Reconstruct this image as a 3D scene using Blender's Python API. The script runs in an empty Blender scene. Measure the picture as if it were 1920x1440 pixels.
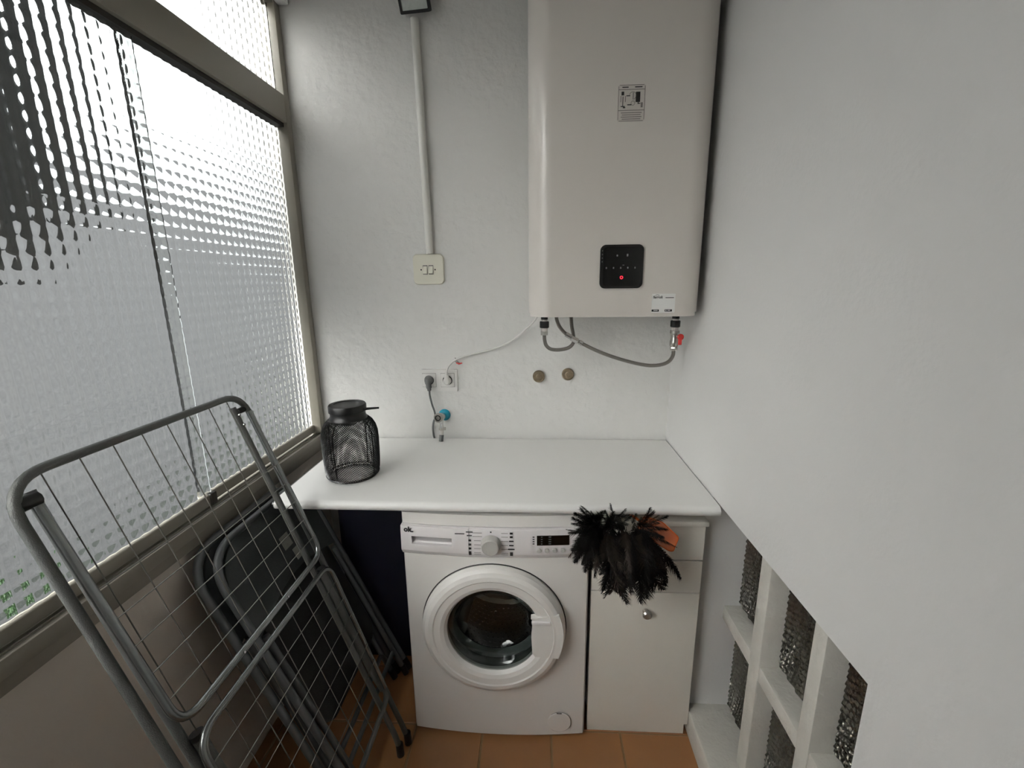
import bpy, bmesh, math, random
from mathutils import Vector, Matrix
random.seed(7)
PI = math.pi
SC = bpy.context.scene
COL = SC.collection

# ------------------------------------------------------------------ camera
cam_d = bpy.data.cameras.new('camera')
cam = bpy.data.objects.new('camera', cam_d)
COL.objects.link(cam)
r_ = Vector((0.99850845, 0.05346417, -0.01106635))
u_ = Vector((-0.00107304, 0.22186759, 0.97507621))
f_ = Vector((-0.0545869, 0.97360996, -0.22159404))
M = Matrix((r_, u_, -f_)).transposed().to_4x4()
M.translation = Vector((0.05097, -1.83382, 1.54772))
cam.matrix_world = M
cam_d.sensor_fit = 'HORIZONTAL'
cam_d.sensor_width = 36.0
cam_d.lens = 834.3 / 1920 * 36.0
cam_d.clip_start = 0.02
SC.camera = cam

# ------------------------------------------------------------------ sky and exposure
SKY_STRENGTH = 2.9
world = bpy.data.worlds.new('overcast_sky')
SC.world = world
world.use_nodes = True
wn = world.node_tree
wn.nodes.clear()
w_out = wn.nodes.new('ShaderNodeOutputWorld')
w_bg = wn.nodes.new('ShaderNodeBackground')
w_tc = wn.nodes.new('ShaderNodeTexCoord')
w_sep = wn.nodes.new('ShaderNodeSeparateXYZ')
w_ramp = wn.nodes.new('ShaderNodeValToRGB')
w_ramp.color_ramp.elements[0].position = 0.0
w_ramp.color_ramp.elements[0].color = (0.36, 0.378, 0.386, 1)
w_ramp.color_ramp.elements[1].position = 1.0
w_ramp.color_ramp.elements[1].color = (1.0, 1.0, 1.0, 1)
wn.links.new(w_tc.outputs['Generated'], w_sep.inputs[0])
wn.links.new(w_sep.outputs['Z'], w_ramp.inputs[0])
wn.links.new(w_ramp.outputs[0], w_bg.inputs['Color'])
w_bg.inputs['Strength'].default_value = SKY_STRENGTH
wn.links.new(w_bg.outputs[0], w_out.inputs[0])

sun_d = bpy.data.lights.new('veiled_sun', 'SUN')
sun_d.energy = 23.0
sun_d.angle = math.radians(40)
sun_d.color = (1.0, 0.985, 0.96)
sun = bpy.data.objects.new('veiled_sun', sun_d)
COL.objects.link(sun)
sun.rotation_euler = Vector((0.557, 0.663, -0.50)).to_track_quat('-Z', 'Y').to_euler()
sun.location = (-3, -1, 5)

SC.view_settings.view_transform = 'Standard'
SC.view_settings.look = 'None'
SC.view_settings.exposure = 0.04
SC.view_settings.gamma = 1.0
SC.view_settings.use_curve_mapping = False


# ------------------------------------------------------------------ helpers
def lin(c):
    out = []
    for v in c:
        v /= 255.0
        out.append(v / 12.92 if v <= 0.04045 else ((v + 0.055) / 1.055) ** 2.4)
    return (*out, 1.0)


MATS = {}


def mat(name, rgb, rough=0.5, metal=0.0, bump=0.0, bscale=200.0, var=0.0, vscale=8.0, spec=0.5,
        coat=0.0, objvar=0.0, detail=4.0, bump2=0.0, b2scale=10.0, anis=None):
    m = bpy.data.materials.new(name)
    m.use_nodes = True
    nt = m.node_tree
    b = nt.nodes['Principled BSDF']
    c = lin(rgb)
    b.inputs['Base Color'].default_value = c
    b.inputs['Roughness'].default_value = rough
    b.inputs['Metallic'].default_value = metal
    b.inputs['Specular IOR Level'].default_value = spec
    if coat:
        b.inputs['Coat Weight'].default_value = coat
        b.inputs['Coat Roughness'].default_value = 0.15
    tc = nt.nodes.new('ShaderNodeTexCoord')
    col = None
    if var:
        n = nt.nodes.new('ShaderNodeTexNoise')
        n.inputs['Scale'].default_value = vscale
        n.inputs['Detail'].default_value = 5
        nt.links.new(tc.outputs['Object'], n.inputs['Vector'])
        mx = nt.nodes.new('ShaderNodeMix')
        mx.data_type = 'RGBA'
        mx.inputs[6].default_value = tuple(max(0, x * (1 - var)) for x in c[:3]) + (1,)
        mx.inputs[7].default_value = tuple(min(1, x * (1 + var)) for x in c[:3]) + (1,)
        nt.links.new(n.outputs['Fac'], mx.inputs[0])
        col = mx.outputs[2]
    if objvar:
        oi = nt.nodes.new('ShaderNodeObjectInfo')
        hs = nt.nodes.new('ShaderNodeHueSaturation')
        mr = nt.nodes.new('ShaderNodeMapRange')
        mr.inputs['To Min'].default_value = 1 - objvar
        mr.inputs['To Max'].default_value = 1 + objvar
        nt.links.new(oi.outputs['Random'], mr.inputs['Value'])
        nt.links.new(mr.outputs[0], hs.inputs['Value'])
        if col:
            nt.links.new(col, hs.inputs['Color'])
        else:
            hs.inputs['Color'].default_value = c
        col = hs.outputs[0]
    if col:
        nt.links.new(col, b.inputs['Base Color'])
    last = None
    for amt, s in ((bump, bscale), (bump2, b2scale)):
        if amt:
            n = nt.nodes.new('ShaderNodeTexNoise')
            n.inputs['Scale'].default_value = s
            n.inputs['Detail'].default_value = detail
            nt.links.new(tc.outputs['Object'], n.inputs['Vector'])
            bp = nt.nodes.new('ShaderNodeBump')
            bp.inputs['Strength'].default_value = amt
            bp.inputs['Distance'].default_value = 0.01
            nt.links.new(n.outputs['Fac'], bp.inputs['Height'])
            if last:
                nt.links.new(last, bp.inputs['Normal'])
            last = bp.outputs[0]
    if last:
        nt.links.new(last, b.inputs['Normal'])
    MATS[name] = m
    return m


def glass_mat(name, rgb, rough=0.0, ior=1.5):
    m = bpy.data.materials.new(name)
    m.use_nodes = True
    b = m.node_tree.nodes['Principled BSDF']
    b.inputs['Base Color'].default_value = lin(rgb)
    b.inputs['Roughness'].default_value = rough
    b.inputs['IOR'].default_value = ior
    b.inputs['Transmission Weight'].default_value = 1.0
    return m


def emit_mat(name, rgb, s):
    m = mat(name, rgb, 0.4)
    b = m.node_tree.nodes['Principled BSDF']
    b.inputs['Emission Color'].default_value = lin(rgb)
    b.inputs['Emission Strength'].default_value = s
    return m


def add_box(bm, lo, hi, bev=0.0, seg=2):
    t = bmesh.new()
    bmesh.ops.create_cube(t, size=1.0)
    lo, hi = Vector(lo), Vector(hi)
    for v in t.verts:
        v.co = Vector(((v.co.x + .5) * (hi.x - lo.x) + lo.x, (v.co.y + .5) * (hi.y - lo.y) + lo.y,
                       (v.co.z + .5) * (hi.z - lo.z) + lo.z))
    if bev:
        bmesh.ops.bevel(t, geom=t.edges[:], offset=bev, segments=seg, profile=0.5, affect='EDGES')
    join(bm, t)


def join(bm, t):
    mp = {}
    for v in t.verts:
        mp[v] = bm.verts.new(v.co)
    for f in t.faces:
        try:
            bm.faces.new([mp[v] for v in f.verts])
        except ValueError:
            pass
    t.free()


def frame_of(d):
    d = d.normalized()
    a = Vector((0, 0, 1)) if abs(d.z) < 0.9 else Vector((1, 0, 0))
    x = d.cross(a).normalized()
    return x, d.cross(x).normalized()


def add_tube(bm, pts, r, n=10, cap=True, closed=False):
    pts = [Vector(p) for p in pts]
    rs = r if isinstance(r, (list, tuple)) else [r] * len(pts)
    N = len(pts)
    rings = []
    x = None
    for i in range(N):
        if closed:
            d = pts[(i + 1) % N] - pts[i - 1]
        else:
            d = pts[min(i + 1, N - 1)] - pts[max(i - 1, 0)]
        d.normalize()
        if x is None:
            x, y = frame_of(d)
        else:
            x = (x - d * x.dot(d)).normalized()
            y = d.cross(x)
        y = d.cross(x)
        rings.append([bm.verts.new(pts[i] + (x * math.cos(2 * PI * k / n) + y * math.sin(2 * PI * k / n)) * rs[i])
                      for k in range(n)])
    for i in range(N if closed else N - 1):
        a, b = rings[i], rings[(i + 1) % N]
        for k in range(n):
            bm.faces.new((a[k], a[(k + 1) % n], b[(k + 1) % n], b[k]))
    if cap and not closed:
        bm.faces.new(rings[0][::-1])
        bm.faces.new(rings[-1])


def fillet(pts, rad, k=6, closed=False):
    pts = [Vector(p) for p in pts]
    out = []
    N = len(pts)
    for i, p in enumerate(pts):
        if not closed and i in (0, N - 1):
            out.append(p)
            continue
        a, b = pts[i - 1], pts[(i + 1) % N]
        da, db = (a - p), (b - p)
        rr = rad[i] if isinstance(rad, (list, tuple)) else rad
        rr = min(rr, da.length * .48, db.length * .48)
        A, B = p + da.normalized() * rr, p + db.normalized() * rr
        for j in range(k + 1):
            t = j / k
            out.append(A * (1 - t) ** 2 + p * 2 * t * (1 - t) + B * t * t)
    return out


def spline(pts, k=8):
    P = [Vector(p) for p in pts]
    P = [P[0] * 2 - P[1]] + P + [P[-1] * 2 - P[-2]]
    out = []
    for i in range(1, len(P) - 2):
        for j in range(k):
            t = j / k
            a, b, c, d = P[i - 1:i + 3]
            out.append(.5 * ((2 * b) + (c - a) * t + (2 * a - 5 * b + 4 * c - d) * t * t + (3 * b - a - 3 * c + d) * t ** 3))
    out.append(P[-2])
    return out


def add_lathe(bm, prof, o=(0, 0, 0), axis=(0, 0, 1), n=32, capa=True, capb=True):
    """prof: list of (radius, height along the axis)."""
    ax = Vector(axis).normalized()
    x, y = frame_of(ax)
    o = Vector(o)
    rings = []
    for (r, h) in prof:
        rings.append([bm.verts.new(o + ax * h + (x * math.cos(2 * PI * k / n) + y * math.sin(2 * PI * k / n)) * r)
                      for k in range(n)])
    for a, b in zip(rings, rings[1:]):
        for k in range(n):
            bm.faces.new((a[k], a[(k + 1) % n], b[(k + 1) % n], b[k]))
    if capa:
        bm.faces.new(rings[0][::-1])
    if capb:
        bm.faces.new(rings[-1])


def add_prism(bm, poly, a, b, fn):
    """poly of 2d points extruded between a and b; fn(u, v, w) -> world point."""
    A = [bm.verts.new(fn(u, v, a)) for u, v in poly]
    B = [bm.verts.new(fn(u, v, b)) for u, v in poly]
    n = len(poly)
    bm.faces.new(A[::-1])
    bm.faces.new(B)
    for i in range(n):
        bm.faces.new((A[i], A[(i + 1) % n], B[(i + 1) % n], B[i]))


def rrect(x0, y0, x1, y1, r, k=5):
    out = []
    for cx, cy, a0 in ((x1 - r, y1 - r, 0), (x0 + r, y1 - r, 90), (x0 + r, y0 + r, 180), (x1 - r, y0 + r, 270)):
        for j in range(k + 1):
            a = math.radians(a0 + 90 * j / k)
            out.append((cx + r * math.cos(a), cy + r * math.sin(a)))
    return out


XZ = lambda u, v, w: Vector((u, w, v))      # polygon in xz, extruded in y
XY = lambda u, v, w: Vector((u, v, w))      # polygon in xy, extruded in z
YZ = lambda u, v, w: Vector((w, u, v))      # polygon in yz, extruded in x


def mk(name, bm, m, parent=None, smooth=35, label=None, recalc=True):
    if recalc:
        bmesh.ops.recalc_face_normals(bm, faces=bm.faces[:])
    me = bpy.data.meshes.new(name)
    bm.to_mesh(me)
    bm.free()
    me.materials.append(m)
    if smooth:
        me.shade_smooth()
        me.set_sharp_from_angle(angle=math.radians(smooth))
    o = bpy.data.objects.new(name, me)
    COL.objects.link(o)
    if parent is not None:
        o.parent = parent
        w = Vector((0, 0, 0))
        q = parent
        while q is not None:
            w += q.location
            q = q.parent
        o.location = -w
    if label:
        o['label'] = label
    return o


def thing(name, label, cat, loc=(0, 0, 0), group=None):
    o = bpy.data.objects.new(name, None)
    o.empty_display_size = 0.05
    COL.objects.link(o)
    o.location = loc
    o['label'] = label
    o['category'] = cat
    if group:
        o['group'] = group
    return o


def tag(o, label, cat, group=None):
    o['label'] = label
    o['category'] = cat
    if group:
        o['group'] = group
    return o


def struct(name, bm, m, parent=None, **k):
    o = mk(name, bm, m, parent, **k)
    if parent is None:
        o['kind'] = 'structure'
    return o


def BM():
    return bmesh.new()


def box(name, lo, hi, m, parent=None, bev=0.0, seg=2, **k):
    b = BM()
    add_box(b, lo, hi, bev, seg)
    return mk(name, b, m, parent, **k)


def tube(name, pts, r, m, parent=None, n=10, **k):
    b = BM()
    add_tube(b, pts, r, n)
    return mk(name, b, m, parent, smooth=50, **k)


def lathe(name, prof, o, axis, m, parent=None, n=32, **k):
    b = BM()
    add_lathe(b, prof, o, axis, n)
    return mk(name, b, m, parent, **k)


def text_bm(txt, size, fn, bold=0.0, depth=0.0006):
    """flat lettering; fn(u, v, w) -> world point"""
    cu = bpy.data.curves.new('lettering', 'FONT')
    cu.body = txt
    cu.size = size
    cu.extrude = depth / 2
    cu.offset = bold
    cu.resolution_u = 3
    ob = bpy.data.objects.new('lettering', cu)
    COL.objects.link(ob)
    dg = bpy.context.evaluated_depsgraph_get()
    me = ob.evaluated_get(dg).to_mesh()
    b = BM()
    vs = [b.verts.new(fn(v.co.x, v.co.y, v.co.z)) for v in me.vertices]
    for p in me.polygons:
        try:
            b.faces.new([vs[i] for i in p.vertices])
        except ValueError:
            pass
    bpy.data.objects.remove(ob)
    bpy.data.curves.remove(cu)
    return b


def evaluated_bm(o):
    dg = bpy.context.evaluated_depsgraph_get()
    b = BM()
    b.from_mesh(o.evaluated_get(dg).to_mesh())
    me = o.data
    bpy.data.objects.remove(o)
    bpy.data.meshes.remove(me)
    return b


# ------------------------------------------------------------------ materials
m_plaster = mat('back_wall_paint', (226, 225, 222), 0.75, bump=0.5, bscale=30, bump2=0.35, b2scale=9, detail=8, var=0.03, vscale=5)
m_plaster_r = mat('right_wall_paint', (222, 221, 219), 0.8, bump=0.10, bscale=90, bump2=0.06, b2scale=7, var=0.025, vscale=3)
m_plaster_l = mat('low_wall_paint', (206, 198, 188), 0.8, bump=0.1, bscale=80, var=0.03)
m_niche = mat('niche_paint', (205, 202, 194), 0.7, bump=0.35, bscale=30, bump2=0.2, b2scale=90, var=0.17, vscale=12)
m_ceil = mat('ceiling_paint', (196, 195, 190), 0.85, bump=0.08, bscale=60)
m_grout = mat('grout', (128, 104, 76), 0.9, bump=0.2, bscale=120)
m_tile = mat('terracotta_tile', (142, 99, 61), 0.38, bump=0.05, bscale=50, var=0.14, vscale=9, objvar=0.12)
m_alu = mat('painted_aluminium', (138, 133, 122), 0.42, bump=0.03, bscale=300, var=0.03, spec=0.5)
m_alu_dark = mat('window_rubber', (38, 36, 33), 0.6)
m_rail = mat('bare_aluminium', (205, 203, 198), 0.22, metal=0.9)
m_pane = glass_mat('obscured_glass', (250, 252, 251), 0.02, 1.5)
m_white = mat('white_enamel', (228, 225, 221), 0.32, var=0.01, coat=0.2)
m_white2 = mat('washer_panel_plastic', (226, 222, 222), 0.4)
m_grey_plastic = mat('grey_plastic', (172, 170, 165), 0.4)
m_light_plastic = mat('light_plastic', (215, 213, 208), 0.35)
m_heater = mat('heater_enamel', (214, 208, 201), 0.3, coat=0.25, var=0.01)
m_black = mat('black_plastic', (12, 12, 12), 0.35)
m_black_gloss = mat('black_display', (5, 5, 5), 0.12)
m_print = mat('dark_print', (38, 36, 35), 0.6)
m_print_soft = mat('soft_grey_print', (120, 116, 112), 0.6)
m_label = mat('paper_label', (232, 231, 228), 0.5)
m_label_h = mat('translucent_sticker', (200, 194, 187), 0.4)
m_red_led = emit_mat('red_indicator', (255, 40, 60), 1.6)
m_icon = mat('pale_icon', (120, 122, 122), 0.5)
m_cab = mat('cabinet_laminate', (223, 219, 210), 0.45, var=0.02, vscale=30, bump=0.02, bscale=200)
m_edge_dark = mat('raw_board', (90, 80, 66), 0.8, var=0.2, vscale=60)
m_worktop = mat('worktop_laminate', (236, 235, 232), 0.24, var=0.01)
m_steel = mat('brushed_steel', (185, 182, 176), 0.3, metal=1.0)
m_drum = mat('drum_steel', (150, 147, 142), 0.28, metal=1.0)
m_chrome = mat('chrome', (215, 215, 215), 0.12, metal=1.0)
m_gasket = mat('grey_rubber_gasket', (88, 94, 93), 0.45)
m_doorglass = glass_mat('washer_door_glass', (205, 212, 210), 0.0, 1.45)
m_rack = mat('grey_rack_paint', (88, 89, 87), 0.42, metal=0.35, bump=0.25, bscale=500, var=0.08, vscale=120)
m_wire = mat('rack_wire', (112, 110, 104), 0.35, metal=0.5)
m_rackbright = mat('galvanised_bar', (132, 135, 134), 0.25, metal=0.85)
m_rubber = mat('black_rubber', (16, 16, 17), 0.6)
m_chair_tube = mat('chair_tube_paint', (92, 95, 96), 0.4, metal=0.3)
m_chair_panel = mat('chair_back_plastic', (66, 70, 70), 0.5, bump=0.1, bscale=300)
m_chair_seat = mat('chair_seat_vinyl', (26, 25, 25), 0.5, bump=0.1, bscale=200)
m_mesh_black = mat('black_mesh_metal', (9, 9, 10), 0.4, metal=0.2)
m_feather = mat('black_feather', (9, 7, 6), 0.7, var=0.5, vscale=60, objvar=0.35, spec=0.15)
m_feather_b = mat('brown_feather', (42, 35, 30), 0.7, var=0.4, vscale=50, objvar=0.3, spec=0.15)
m_orange = mat('orange_plastic', (196, 92, 34), 0.4)
m_ivory = mat('ivory_bakelite', (226, 223, 207), 0.35)
m_conduit = mat('painted_conduit', (222, 221, 215), 0.4)
m_socket = mat('socket_plastic', (228, 226, 223), 0.35)
m_dark_hole = mat('socket_hole', (40, 40, 38), 0.6)
m_plug_grey = mat('grey_plug', (104, 106, 105), 0.5)
m_cord_white = mat('white_cord', (222, 220, 216), 0.45)
m_teal = mat('teal_rosette', (16, 140, 165), 0.35)
m_hose = mat('braided_steel', (138, 134, 128), 0.35, metal=0.7, bump=0.6, bscale=900)
m_brass_old = mat('tarnished_brass', (140, 126, 104), 0.35, metal=0.45, var=0.45, vscale=120)
m_red = mat('red_lever', (190, 44, 40), 0.4)
m_flood = mat('floodlight_black', (10, 10, 11), 0.4)
m_refl = mat('floodlight_reflector', (190, 196, 190), 0.35, metal=0.5, bump=0.2, bscale=60)
m_block = glass_mat('glass_block_glass', (150, 147, 136), 0.06, 1.45)
m_backing_dark = mat('painted_room_dark', (50, 44, 36), 0.9)  # dark colour stands in for the unlit room behind the blocks
m_blue = mat('dark_blue_plastic', (9, 11, 34), 0.6)
m_court = mat('courtyard_render', (136, 136, 137), 0.9, bump=0.2, bscale=10, var=0.30, vscale=2.2)
m_ground = mat('courtyard_concrete', (90, 95, 90), 0.9, var=0.1, vscale=2)
m_leaf = mat('shrub_leaf', (58, 88, 52), 0.5, var=0.25, vscale=4)
m_towel = mat('dark_towel', (22, 28, 30), 0.9, bump=0.4, bscale=90, var=0.2)
m_cap = mat('pale_plastic_sleeve', (205, 200, 195), 0.4)

# ------------------------------------------------------------------ room shell
XW, XR_, YF, ZC = -0.90, 0.604, -2.62, 2.75
YJ = -2.35          # far end of the window
b = BM()
add_box(b, (-0.955, 0, -0.1), (1.0, 0.12, ZC))
struct('wall_back', b, m_plaster, smooth=0)
b = BM()
add_box(b, (-0.955, YF - 0.12, -0.1), (1.0, YF, ZC))
struct('wall_front', b, m_plaster_r, smooth=0)
b = BM()
add_box(b, (-1.05, YF, ZC), (1.0, 0.12, ZC + 0.1))
struct('ceiling', b, m_ceil, smooth=0)
b = BM()
add_box(b, (-0.955, YF, -0.1), (XW, 0, 0.845))
add_box(b, (-0.955, YF, 2.60), (XW, 0, ZC))
add_box(b, (-0.955, YF, 0.845), (XW, YJ, 2.60))
struct('wall_left', b, m_plaster_l, smooth=0)

# right wall: a solid wall with a recess of glass blocks under 0.89 m
YN0, YN1, ZN, XL_, XG = -0.525, -1.19, 0.888, 0.667, 0.722
b = BM()
add_box(b, (XR_, YF, ZN), (1.0, 0, ZC))
add_box(b, (XR_, YN0, -0.1), (1.0, 0, ZN))
add_box(b, (0.5795, YN0, -0.1), (XR_, 0, 0.838))
add_box(b, (XR_, YF, -0.1), (1.0, YN1, ZN))
wall_r = struct('wall_right', b, m_plaster_r, smooth=0)
b = BM()
add_box(b, (0.578, YN1, 0.0), (0.85, -0.52, 0.10), 0.006)
mk('ledge', b, m_niche, wall_r)
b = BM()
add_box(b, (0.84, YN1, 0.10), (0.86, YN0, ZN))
mk('niche_backing', b, m_backing_dark, wall_r, smooth=0, label='dark panel painted as the unlit room behind the glass blocks')
MU = [(-0.716, -0.770), (-0.955, -1.000)]
for y1, y0 in MU:
    b = BM()
    add_box(b, (XL_, y0, 0.10), (0.80, y1, ZN), 0.006)
    mk('mullion', b, m_niche, wall_r)
ROWS = [(0.105, 0.445), (0.512, 0.810)]
COLS = [(-0.528, -0.716), (-0.772, -0.955), (-1.002, -1.188)]
for (ya, yb) in COLS:
    b = BM()
    add_box(b, (XL_ + .001, yb - 0.002, 0.455), (0.80, ya + 0.002, 0.503), 0.005)
    mk('cross_bar', b, m_niche, wall_r)
    b = BM()
    add_box(b, (XL_ + .002, yb - 0.002, 0.822), (0.80, ya + 0.002, ZN), 0.004)
    mk('lintel', b, m_niche, wall_r)
# pressed glass blocks: slanted ribs on the face
blk_mesh = {}
for (ya, yb) in COLS:
    for (za, zb) in ROWS:
        w_, h_ = ya - yb, zb - za
        nu, nv = 40, int(40 * h_ / w_)
        b = BM()
        g = []
        for i in range(nu + 1):
            row = []
            for j in range(nv + 1):
                y = yb + w_ * i / nu
                z = za + h_ * j / nv
                rib = 0.006 * abs(math.sin((z + 0.45 * y) * PI / 0.017)) + 0.0022 * abs(math.sin((z - 1.2 * y) * PI / 0.024))
                edge = min(i, nu - i, j, nv - j) == 0
                row.append(b.verts.new((XG - (0 if edge else rib), y, z)))
            g.append(row)
        for i in range(nu):
            for j in range(nv):
                b.faces.new((g[i][j], g[i + 1][j], g[i + 1][j + 1], g[i][j + 1]))
        bv = [b.verts.new((XG + 0.06, y, z)) for y, z in ((yb, za), (ya, za), (ya, zb), (yb, zb))]
        b.faces.new(bv)
        b.faces.new([g[i][0] for i in range(nu + 1)] + [bv[1], bv[0]])
        b.faces.new([g[i][nv] for i in range(nu, -1, -1)] + [bv[3], bv[2]])
        b.faces.new([g[0][j] for j in range(nv, -1, -1)] + [bv[0], bv[3]])
        b.faces.new([g[nu][j] for j in range(nv + 1)] + [bv[2], bv[1]])
        mk('glass_block', b, m_block, wall_r, smooth=25)

# floor with square terracotta tiles
b = BM()
add_box(b, (-1.05, YF, -0.1), (0.86, 0.0, -0.004))
floor = struct('floor', b, m_grout, smooth=0)
TX, TY, TS, G = -0.137, -0.56, 0.2415, 0.006
tile_cache = {}
for i in range(-4, 5):
    for j in range(-10, 4):
        x0, x1 = TX + i * TS + G / 2, TX + (i + 1) * TS - G / 2
        y0, y1 = TY + j * TS + G / 2, TY + (j + 1) * TS - G / 2
        x0, x1, y0, y1 = max(x0, XW), min(x1, XR_ - .0), max(y0, YF), min(y1, 0)
        if x1 - x0 < .02 or y1 - y0 < .02:
            continue
        cx, cy = (x0 + x1) / 2, (y0 + y1) / 2
        key = (round(x1 - x0, 4), round(y1 - y0, 4))
        if key not in tile_cache:
            b = BM()
            add_box(b, (-(x1 - x0) / 2, -(y1 - y0) / 2, -0.012), ((x1 - x0) / 2, (y1 - y0) / 2, 0.0), 0.002, 1)
            o = mk('tile', b, m_tile, floor, smooth=30)
            tile_cache[key] = o
        else:
            o = tile_cache[key].copy()
            COL.objects.link(o)
            o.parent = floor
        o.location = (cx, cy, 0.0)

# ------------------------------------------------------------------ window: obscured glass in an aluminium frame
win = struct('window_1', (lambda q: (add_box(q, (-0.935, YJ, 0.846), (-0.885, 0.0, 0.9145), 0.004), q)[1])(BM()), m_alu)
box('sill_lip', (-0.884, YJ, 0.880), (-0.8775, 0.0, 0.9165), m_alu, win, 0.002)
for xx in (-0.892, -0.905):
    box('track', (xx - .0012, YJ, 0.9145), (xx + .0012, -0.036, 0.9205), m_rail, win, 0.0, smooth=0, label='bright sliding track')
box('jamb', (-0.928, -0.036, 0.9150), (-0.884, 0.0, 2.60), m_alu, win, 0.003)
box('jamb', (-0.928, YJ, 0.9150), (-0.884, YJ + 0.036, 2.60), m_alu, win, 0.003)
box('transom', (-0.930, YJ + .036, 2.142), (-0.884, -0.036, 2.236), m_alu, win, 0.003)
box('transom_track', (-0.930, YJ + .036, 2.128), (-0.898, -0.036, 2.142), m_alu_dark, win, 0.0, smooth=0, label='dark upper sliding track')
box('head', (-0.930, YJ + .036, 2.53), (-0.884, -0.036, 2.60), m_alu, win, 0.003)
box('head_lining', (-0.884, YJ, 2.535), (-0.845, -0.004, 2.60), m_plaster_r, win, 0.006, label='white painted head lining')


def pane(name, ya, yb, za, zb, x, parent, ph=0.0):
    P = 0.0300
    k = 6
    A = 0.0036
    b = BM()
    nu = int(round((ya - yb) / P * k))
    nv = int(round((zb - za) / P * k))
    g = []
    for i in range(nu + 1):
        y = yb + (ya - yb) * i / nu
        fu = (y / P + ph) % 1.0
        hu = 1 - (2 * fu - 1) ** 2
        row = []
        for j in range(nv + 1):
            z = za + (zb - za) * j / nv
            fv = (z / P + .3) % 1.0
            hv = 1 - (2 * fv - 1) ** 2
            row.append(b.verts.new((x + A * hu * (0.35 + 0.65 * hv) - A * 0.4, y, z)))
        g.append(row)
    for i in range(nu):
        for j in range(nv):
            b.faces.new((g[i][j], g[i + 1][j], g[i + 1][j + 1], g[i][j + 1]))
    bv = [b.verts.new((x - 0.0045, y, z)) for y, z in ((yb, za), (ya, za), (ya, zb), (yb, zb))]
    b.faces.new(bv)
    b.faces.new([g[i][0] for i in range(nu + 1)] + [bv[1], bv[0]])
    b.faces.new([g[i][nv] for i in range(nu, -1, -1)] + [bv[3], bv[2]])
    b.faces.new([g[0][j] for j in range(nv, -1, -1)] + [bv[0], bv[3]])
    b.faces.new([g[nu][j] for j in range(nv + 1)] + [bv[2], bv[1]])
    return mk(name, b, m_pane, parent, smooth=60)


PANES = [(-0.034, -0.700, -0.921), (-0.672, -1.345, -0.909), (-1.315, -1.99, -0.921), (-1.96, -2.312, -0.909)]
for k_, (ya, yb, xx) in enumerate(PANES):
    pane('pane', ya, yb, 0.952, 2.136, xx, win, 0.13 * k_)
    box('bottom_rail', (xx - 0.011, yb, 0.9215), (xx + 0.0085, ya, 0.9545), m_alu, win, 0.004, 3)
box('stop_clip', (-0.909, -0.690, 0.9215), (-0.894, -0.668, 0.958), m_alu_dark, win, 0.002, label='dark plastic stop clip')
pane('pane', -0.036, YJ + .036, 2.236, 2.535, -0.912, win, 0.4)

# ------------------------------------------------------------------ courtyard outside
b = BM()
add_box(b, (-4.4, -2.9, -3.0), (-4.0, 16.0, 2.55))
struct('wall_courtyard', b, m_court, smooth=0)
b = BM()
add_box(b, (-4.0, -2.9, -3.0), (-1.06, 16.0, -1.2))
struct('ground_courtyard', b, m_ground, smooth=0)

# ------------------------------------------------------------------ worktop
WT = 0.89
b = BM()
prof = [(-0.013, WT), (-0.5835, WT), (-0.592, WT - .003), (-0.5985, WT - 0.009), (-0.6005, WT - 0.016), (-0.5985, WT - .023), (-0.594, WT - 0.0285),
        (-0.586, WT - 0.030), (-0.013, WT - 0.030)]
add_prism(b, prof, -0.772, 0.5995, lambda u, v, w: Vector((w, u, v)))
wt = mk('worktop', b, m_worktop, smooth=40)
tag(wt, 'white laminate worktop with rounded front edge spanning over washer and cabinet', 'worktop')
b = BM()
add_prism(b, [(u, v) for u, v in prof], -0.7765, -0.772, lambda u, v, w: Vector((w, u, v)))
mk('end_strip', b, m_black, wt, label='dark end strip')

# ------------------------------------------------------------------ washing machine
WX0, WX1, WYF = -0.378, 0.219, -0.577
wm = thing('washing_machine', 'white front loading washing machine with porthole door under the worktop', 'washing machine', (-0.08, -0.3, 0.0))
DC = Vector((-0.0875, -0.592, 0.447))


def bow(x):      # bowed front
    t = (x - (WX0 + WX1) / 2) / ((WX1 - WX0) / 2)
    return WYF - 0.018 * (1 - t * t)


def plan(yb, dy=0.0, x0=WX0, x1=WX1, r=0.012):
    pts = [(x0, yb), (x1, yb)]
    n = 18
    pts += [(x1, bow(x1) + r + dy)]
    for i in range(n + 1):
        x = x1 - 0.006 - (x1 - x0 - 0.012) * i / n
        pts.append((x, bow(x) + dy))
    pts += [(x0, bow(x0) + r + dy)]
    return pts


b = BM()
add_prism(b, plan(-0.03), 0.012, 0.705, XY)
body = mk('body', b, m_white, None)
b = BM()
add_lathe(b, [(0.172, -0.45), (0.172, 0.3)], DC, (0, -1, 0), 64)
cutter = mk('cutter', b, m_white, None)
md = body.modifiers.new('hole', 'BOOLEAN')
md.object = cutter
md.solver = 'EXACT'
bb = evaluated_bm(body)
bpy.data.objects.remove(cutter)
mk('body', bb, m_white, wm, smooth=30)
b = BM()
add_prism(b, plan(-0.03, 0.002), 0.705, 0.807, XY)
pbk = mk('panel_backing', b, m_white2, None, smooth=30)
b = BM()
add_prism(b, plan(-0.03, 0.004), 0.8095, 0.8475, XY)
mk('top_cover', b, m_white, wm, smooth=30)


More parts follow.
